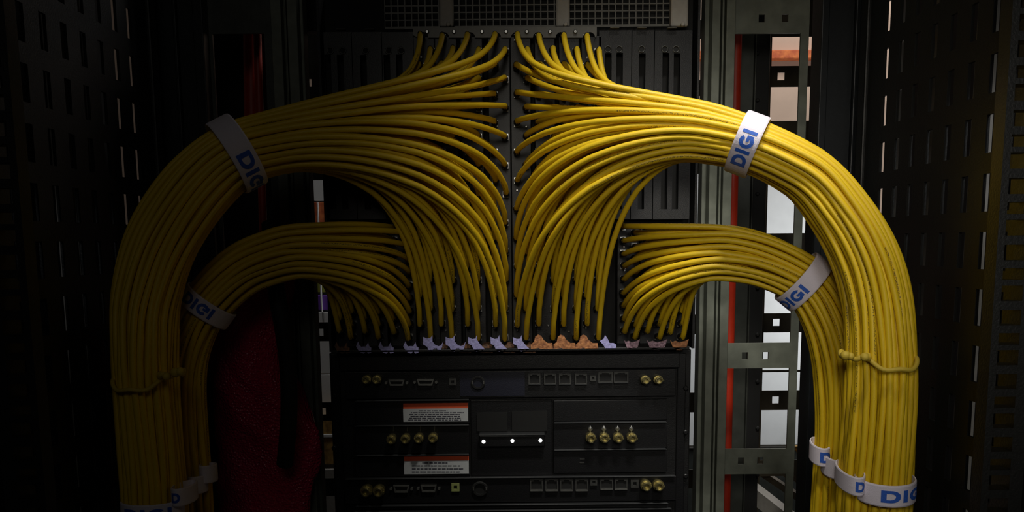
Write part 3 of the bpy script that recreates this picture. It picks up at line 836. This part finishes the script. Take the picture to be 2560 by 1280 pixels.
module(848, 888, 1700, 923, 'plain black blank panel at the top of the black chassis', lip=False)
t = module(862, 927, 1690, 994, 'dim interface module with a row of sockets near the chassis top', lip=False)
MB().pbox(1150, 930, 1312, 990, YM-.001, YM-.0001).build('blue_insert', M['navy'], t)['label'] = 'dark blue centre insert'
for x in (1336, 1375, 1412, 1452): rj(t, x, 947)
for x in (1513, 1552): rj(t, x, 943, 36)
sq(t, 1482, 945, 14, M['nickel_dark'])
for x in (920, 945, 1610, 1642): bnc(t, x, 946, .95)
dsub(t, 992, 956, 40, 15); dsub(t, 1064, 955, 42, 16); sq(t, 1132, 954, 17, M['nickel_dark']); rnd_sock(t, 1195, 956, 36)
t = module(888, 1001, 1174, 1060, 'black module carrying the upper sticker, left side of chassis')
tL2 = module(888, 1064, 1174, 1134, 'black module with four brass connectors, left side of chassis')
for i, x in enumerate((981, 1016, 1049, 1084)): bnc(tL2, x, 1094-i*1.2, 1.0); 
for i, x in enumerate((981, 1016, 1049, 1084)): MB().tube([P(x+2, 1078, YM-.003), P(x+3, 1066, YM-.004)], .0006, 6).build('chain_stem', M['nickel_dark'], tL2)
module(888, 1138, 1174, 1191, 'black module carrying the lower sticker, left side of chassis')
t = module(1178, 1000, 1380, 1190, 'black centre module with recessed handle and three white lights', lip=False, dx=.004)
MB().pbox(1192, 1032, 1268, 1078, YM+.002, YM+.0039).build('recess_cover', M['slot_dark'], t)
MB().pbox(1280, 1028, 1368, 1078, YM+.002, YM+.0039).build('recess_cover', M['slot_dark'], t)
MB().pbox(1198, 1089, 1362, 1117, YM-.006, YM+.0038, .001).build('handle_bar', M['black2'], t)
MB().pbox(1198, 1086, 1362, 1089, YM-.009, YM+.0035, .0004).build('handle_lip', M['black_lip'], t)
for (x, y) in ((1209, 1104), (1281, 1102), (1351, 1101)):
    MB().lathe(P(x, y, YM-.006), [(0, .0024), (.0006, .0024), (.0012, .0016)], 16).build('indicator_light', M['led'], t)
module(1384, 1000, 1668, 1051, 'plain black module at upper right of chassis, above the four connectors', lip=False)
t = module(1384, 1056, 1668, 1121, 'black module with four tall brass connectors, right side of chassis')
for x in (1475, 1509, 1543, 1577): bnc(t, x, 1090, 1.05, True)
t = module(1384, 1124, 1668, 1181, 'plain black module below the four right connectors')
MB().pbox(1450, 1147, 1462, 1149, YM-.001, YM-.0001).build('printed_mark', M['nickel_dark'], t)
MB().pbox(1449, 1156, 1461, 1158, YM-.001, YM-.0001).build('printed_mark', M['nickel_dark'], t)
t = module(862, 1194, 1690, 1255, 'bottom interface module with a brighter row of sockets')
for x in (919, 950): bnc(t, x, 1222, 1.25)
for x in (1612, 1643): bnc(t, x, 1208, 1.15)
dsub(t, 1004, 1221, 40, 18); dsub(t, 1072, 1220, 40, 18); sq(t, 1139, 1217, 20, M['green']); rnd_sock(t, 1200, 1221, 40)
for x in (1341, 1379, 1416, 1454): rj(t, x, 1211, 32, 30)
for x in (1516, 1552): rj(t, x, 1209, 32, 28)
sq(t, 1484, 1204, 17, M['nickel_dark']); sq(t, 1586, 1208, 20, M['nickel_dark'])
module(888, 1262, 1672, 1272, 'thin black module strip under the bottom interface module')
module(884, 1276, 1680, 1400, 'black module cut by the bottom edge of the picture')

def sticker(x0, y0, x1, y1, label, seed):
    r_ = random.Random(seed)
    t = empty('warning_sticker', P((x0+x1)/2, (y0+y1)/2, YM-.0004)*1, label, 'sticker')
    Y = YM-.0003
    MB().pbox(x0, y0+13, x1, y1, Y-.0003, Y).build('paper', M['label'], t)
    MB().pbox(x0, y0, x1, y0+13, Y-.0003, Y).build('red_header', M['label_red'], t)
    mb = MB(); Y -= .00045
    yy = y0+18 if seed == 1 else y0+17
    while yy < y1-5:
        x = x0+12+r_.uniform(0, 8)+(26 if yy < y0+20 else 0); xe = x1-10-r_.uniform(0, 18)-(26 if yy < y0+20 else 0)
        while x < xe:
            w = r_.uniform(3, 12); mb.pbox(x, yy, min(x+w, xe), yy+(2.3 if seed == 1 else 2.8), Y, Y+.0001); x += w+r_.uniform(1.2, 3)
        yy += 4.6 if seed == 1 else 7.4
    mb.build('printed_text', M['ink'], t)
sticker(1008, 1008, 1170, 1054, 'upper white sticker with red header and dense small print', 1)
sticker(1010, 1139, 1172, 1185, 'lower white sticker with orange-red header and sparse small print', 2)

# ------------------------------------------------------------------ crimson bag and black cable at left
secs = [(690, 590, 735), (720, 575, 735), (790, 545, 720), (870, 528, 715), (940, 528, 735), (1000, 535, 765), (1060, 540, 790), (1110, 542, 802), (1160, 542, 800), (1210, 545, 785), (1260, 548, 775), (1330, 550, 770), (1400, 570, 750)]
vs = []; fs = []; n = 48
rr = random.Random(3)
ph = [rr.uniform(0, 6) for _ in range(6)]
rings = []
for i in range(len(secs)-1):
    for k in range(5):
        t = k/5; rings.append([secs[i][j]*(1-t)+secs[i+1][j]*t for j in range(3)])
for i, (py, xa, xb) in enumerate(rings):
    c = P((xa+xb)/2, py, .0); hx = (xb-xa)/2*mpp(700, py, 0); hy = .030+.012*math.sin(i*.11)
    for k in range(n):
        a = 2*PI*k/n
        w = 1+.05*math.sin(5*a+i*.35+ph[0])+.04*math.sin(9*a-i*.5+ph[1])+.03*math.sin(13*a+i*.9+ph[2])
        vs.append(c+Vector((math.cos(a)*hx*(1+(w-1)*.4), -math.sin(a)*hy*w, .002*math.sin(7*a+i))))
m_ = len(rings)
for i in range(m_-1):
    for k in range(n): k2 = (k+1) % n; fs.append((i*n+k, i*n+k2, (i+1)*n+k2, (i+1)*n+k))
fs.append(tuple(range(n))); fs.append(tuple((m_-1)*n+k for k in range(n)))
tag(MB().add(vs, fs).build('bubble_wrap_bag', M['bag'], smooth=True), 'crimson glossy bubble-wrap bag hanging left of the chassis', 'bag')
pts = [P(675, 560, -.02), P(682, 640, -.04), P(690, 720, -.055), P(704, 800, -.06), P(716, 880, -.06), P(722, 960, -.06), P(722, 1040, -.06), P(718, 1100, -.06), P(712, 1160, -.05)]
dense = []
for i in range(len(pts)-1):
    a = pts[max(i-1, 0)]; d = pts[min(i+2, len(pts)-1)]
    for k in range(6): dense.append(cr(a, pts[i], pts[i+1], d, k/6))
dense.append(pts[-1])
tag(MB().tube(dense, .010, 16).build('black_cable', M['slot_dark'], smooth=True), 'thick black cable lying over the crimson bag', 'cable')

# added behind the side panels: light-blocking sheets, and strips for bright slivers
for sx, side in ((1, 'right'), (-1, 'left')):
    tag(MB().box(.53*sx, .54*sx, -.40, .12, 0, ZT).build('light_block_sheet', M['slot_dark']), f'added black sheet blocking light beyond the {side} slotted panel', 'light blocker')
for (x, m, lab) in ((2243, 'white', 'pale upright strip behind the right slotted panel, nearest the cables'),
                    (2318, 'light_bar', 'pale thin upright strip behind the right slotted panel, middle one'),
                    (2433, 'light_bar', 'pale upright strip behind the right slotted panel, nearest the rail'),
                    (175, 'light_bar', 'pale upright strip behind the left slotted panel, nearest the rail'),
                    (222, 'light_bar', 'pale upright strip behind the left slotted panel, nearest the cables')):
    sx = 1 if x > 1280 else -1
    Xw = .470*sx
    d = RM @ Vector(((x-1280)/F, (PPY-600)/F, -1)); tt = (Xw-CP.x)/d.x; Yc = CP.y+d.y*tt
    tag(MB().box(Xw, Xw+.003*sx, Yc-.017, Yc+.017, 0, ZT).build('added_sliver_strip', M[m]), lab, 'strip')  # strip invented to show as bright slivers through the slots

# ------------------------------------------------------------------ lights
def spot(loc, target, power, angle, blend, rad, col=(1, 1, 1)):
    l = bpy.data.lights.new('spot', 'SPOT'); l.energy = power; l.spot_size = math.radians(angle); l.spot_blend = blend; l.shadow_soft_size = rad; l.color = col
    o = bpy.data.objects.new('spot_light', l); COL.objects.link(o); o.location = loc
    o.rotation_euler = (Vector(target)-Vector(loc)).to_track_quat('-Z', 'Y').to_euler(); return o
def area(loc, target, power, sx, sy, col=(1, 1, 1)):
    l = bpy.data.lights.new('area', 'AREA'); l.shape = 'RECTANGLE'; l.size = sx; l.size_y = sy; l.energy = power; l.color = col
    o = bpy.data.objects.new('area_light', l); COL.objects.link(o); o.location = loc
    o.rotation_euler = (Vector(target)-Vector(loc)).to_track_quat('-Z', 'Y').to_euler(); return o
spot((.34, -.64, 2.17), P(1850, 320, -.15), 17, 26, 1.0, .05, (1, .98, .92))
spot((.16, -.60, 2.20), P(1630, 590, -.12), 31, 34, 1.0, .05, (1, .96, .86))
spot((.34, -1.12, 1.46), P(2160, 850, -.15), 4.2, 50, 1.0, .10, (1, .98, .92))
spot((-.02, -1.12, 1.55), P(1830, 620, -.12), 7.5, 49, 1.0, .10, (1, .93, .80))
area((-.1, -1.5, 1.9), P(1100, 700, 0), .34, .5, .3, (1, .97, .88))
# unseen lights added to brighten the room behind the rack
area((.85, .62, 2.2), (.42, 1.0, 1.2), 5, .5, .15, (1, .98, .96))
area((.85, .60, 1.15), (.42, .98, 1.2), 1.6, .15, .3, (.92, .96, 1))
spot((-.45, .36, 2.35), (-.265, .62, 1.25), 7, 26, .6, .08, (1, .98, .96))
# unseen spots added to light the strips beyond the side panels
spot((.492, -.62, 1.50), (.478, 0, 1.30), 1.1, 22, .6, .02, (.95, .97, 1))
spot((-.492, -.62, 1.40), (-.478, 0, 1.22), .25, 22, .6, .02, (.95, .97, 1))

w = bpy.data.worlds.new('world'); SC.world = w; w.use_nodes = True
w.node_tree.nodes['Background'].inputs[0].default_value = (.5, .55, .6, 1); w.node_tree.nodes['Background'].inputs[1].default_value = .002

SC.view_settings.view_transform = 'Standard'; SC.view_settings.look = 'None'
SC.view_settings.exposure = 0; SC.view_settings.gamma = 1; SC.view_settings.use_curve_mapping = False
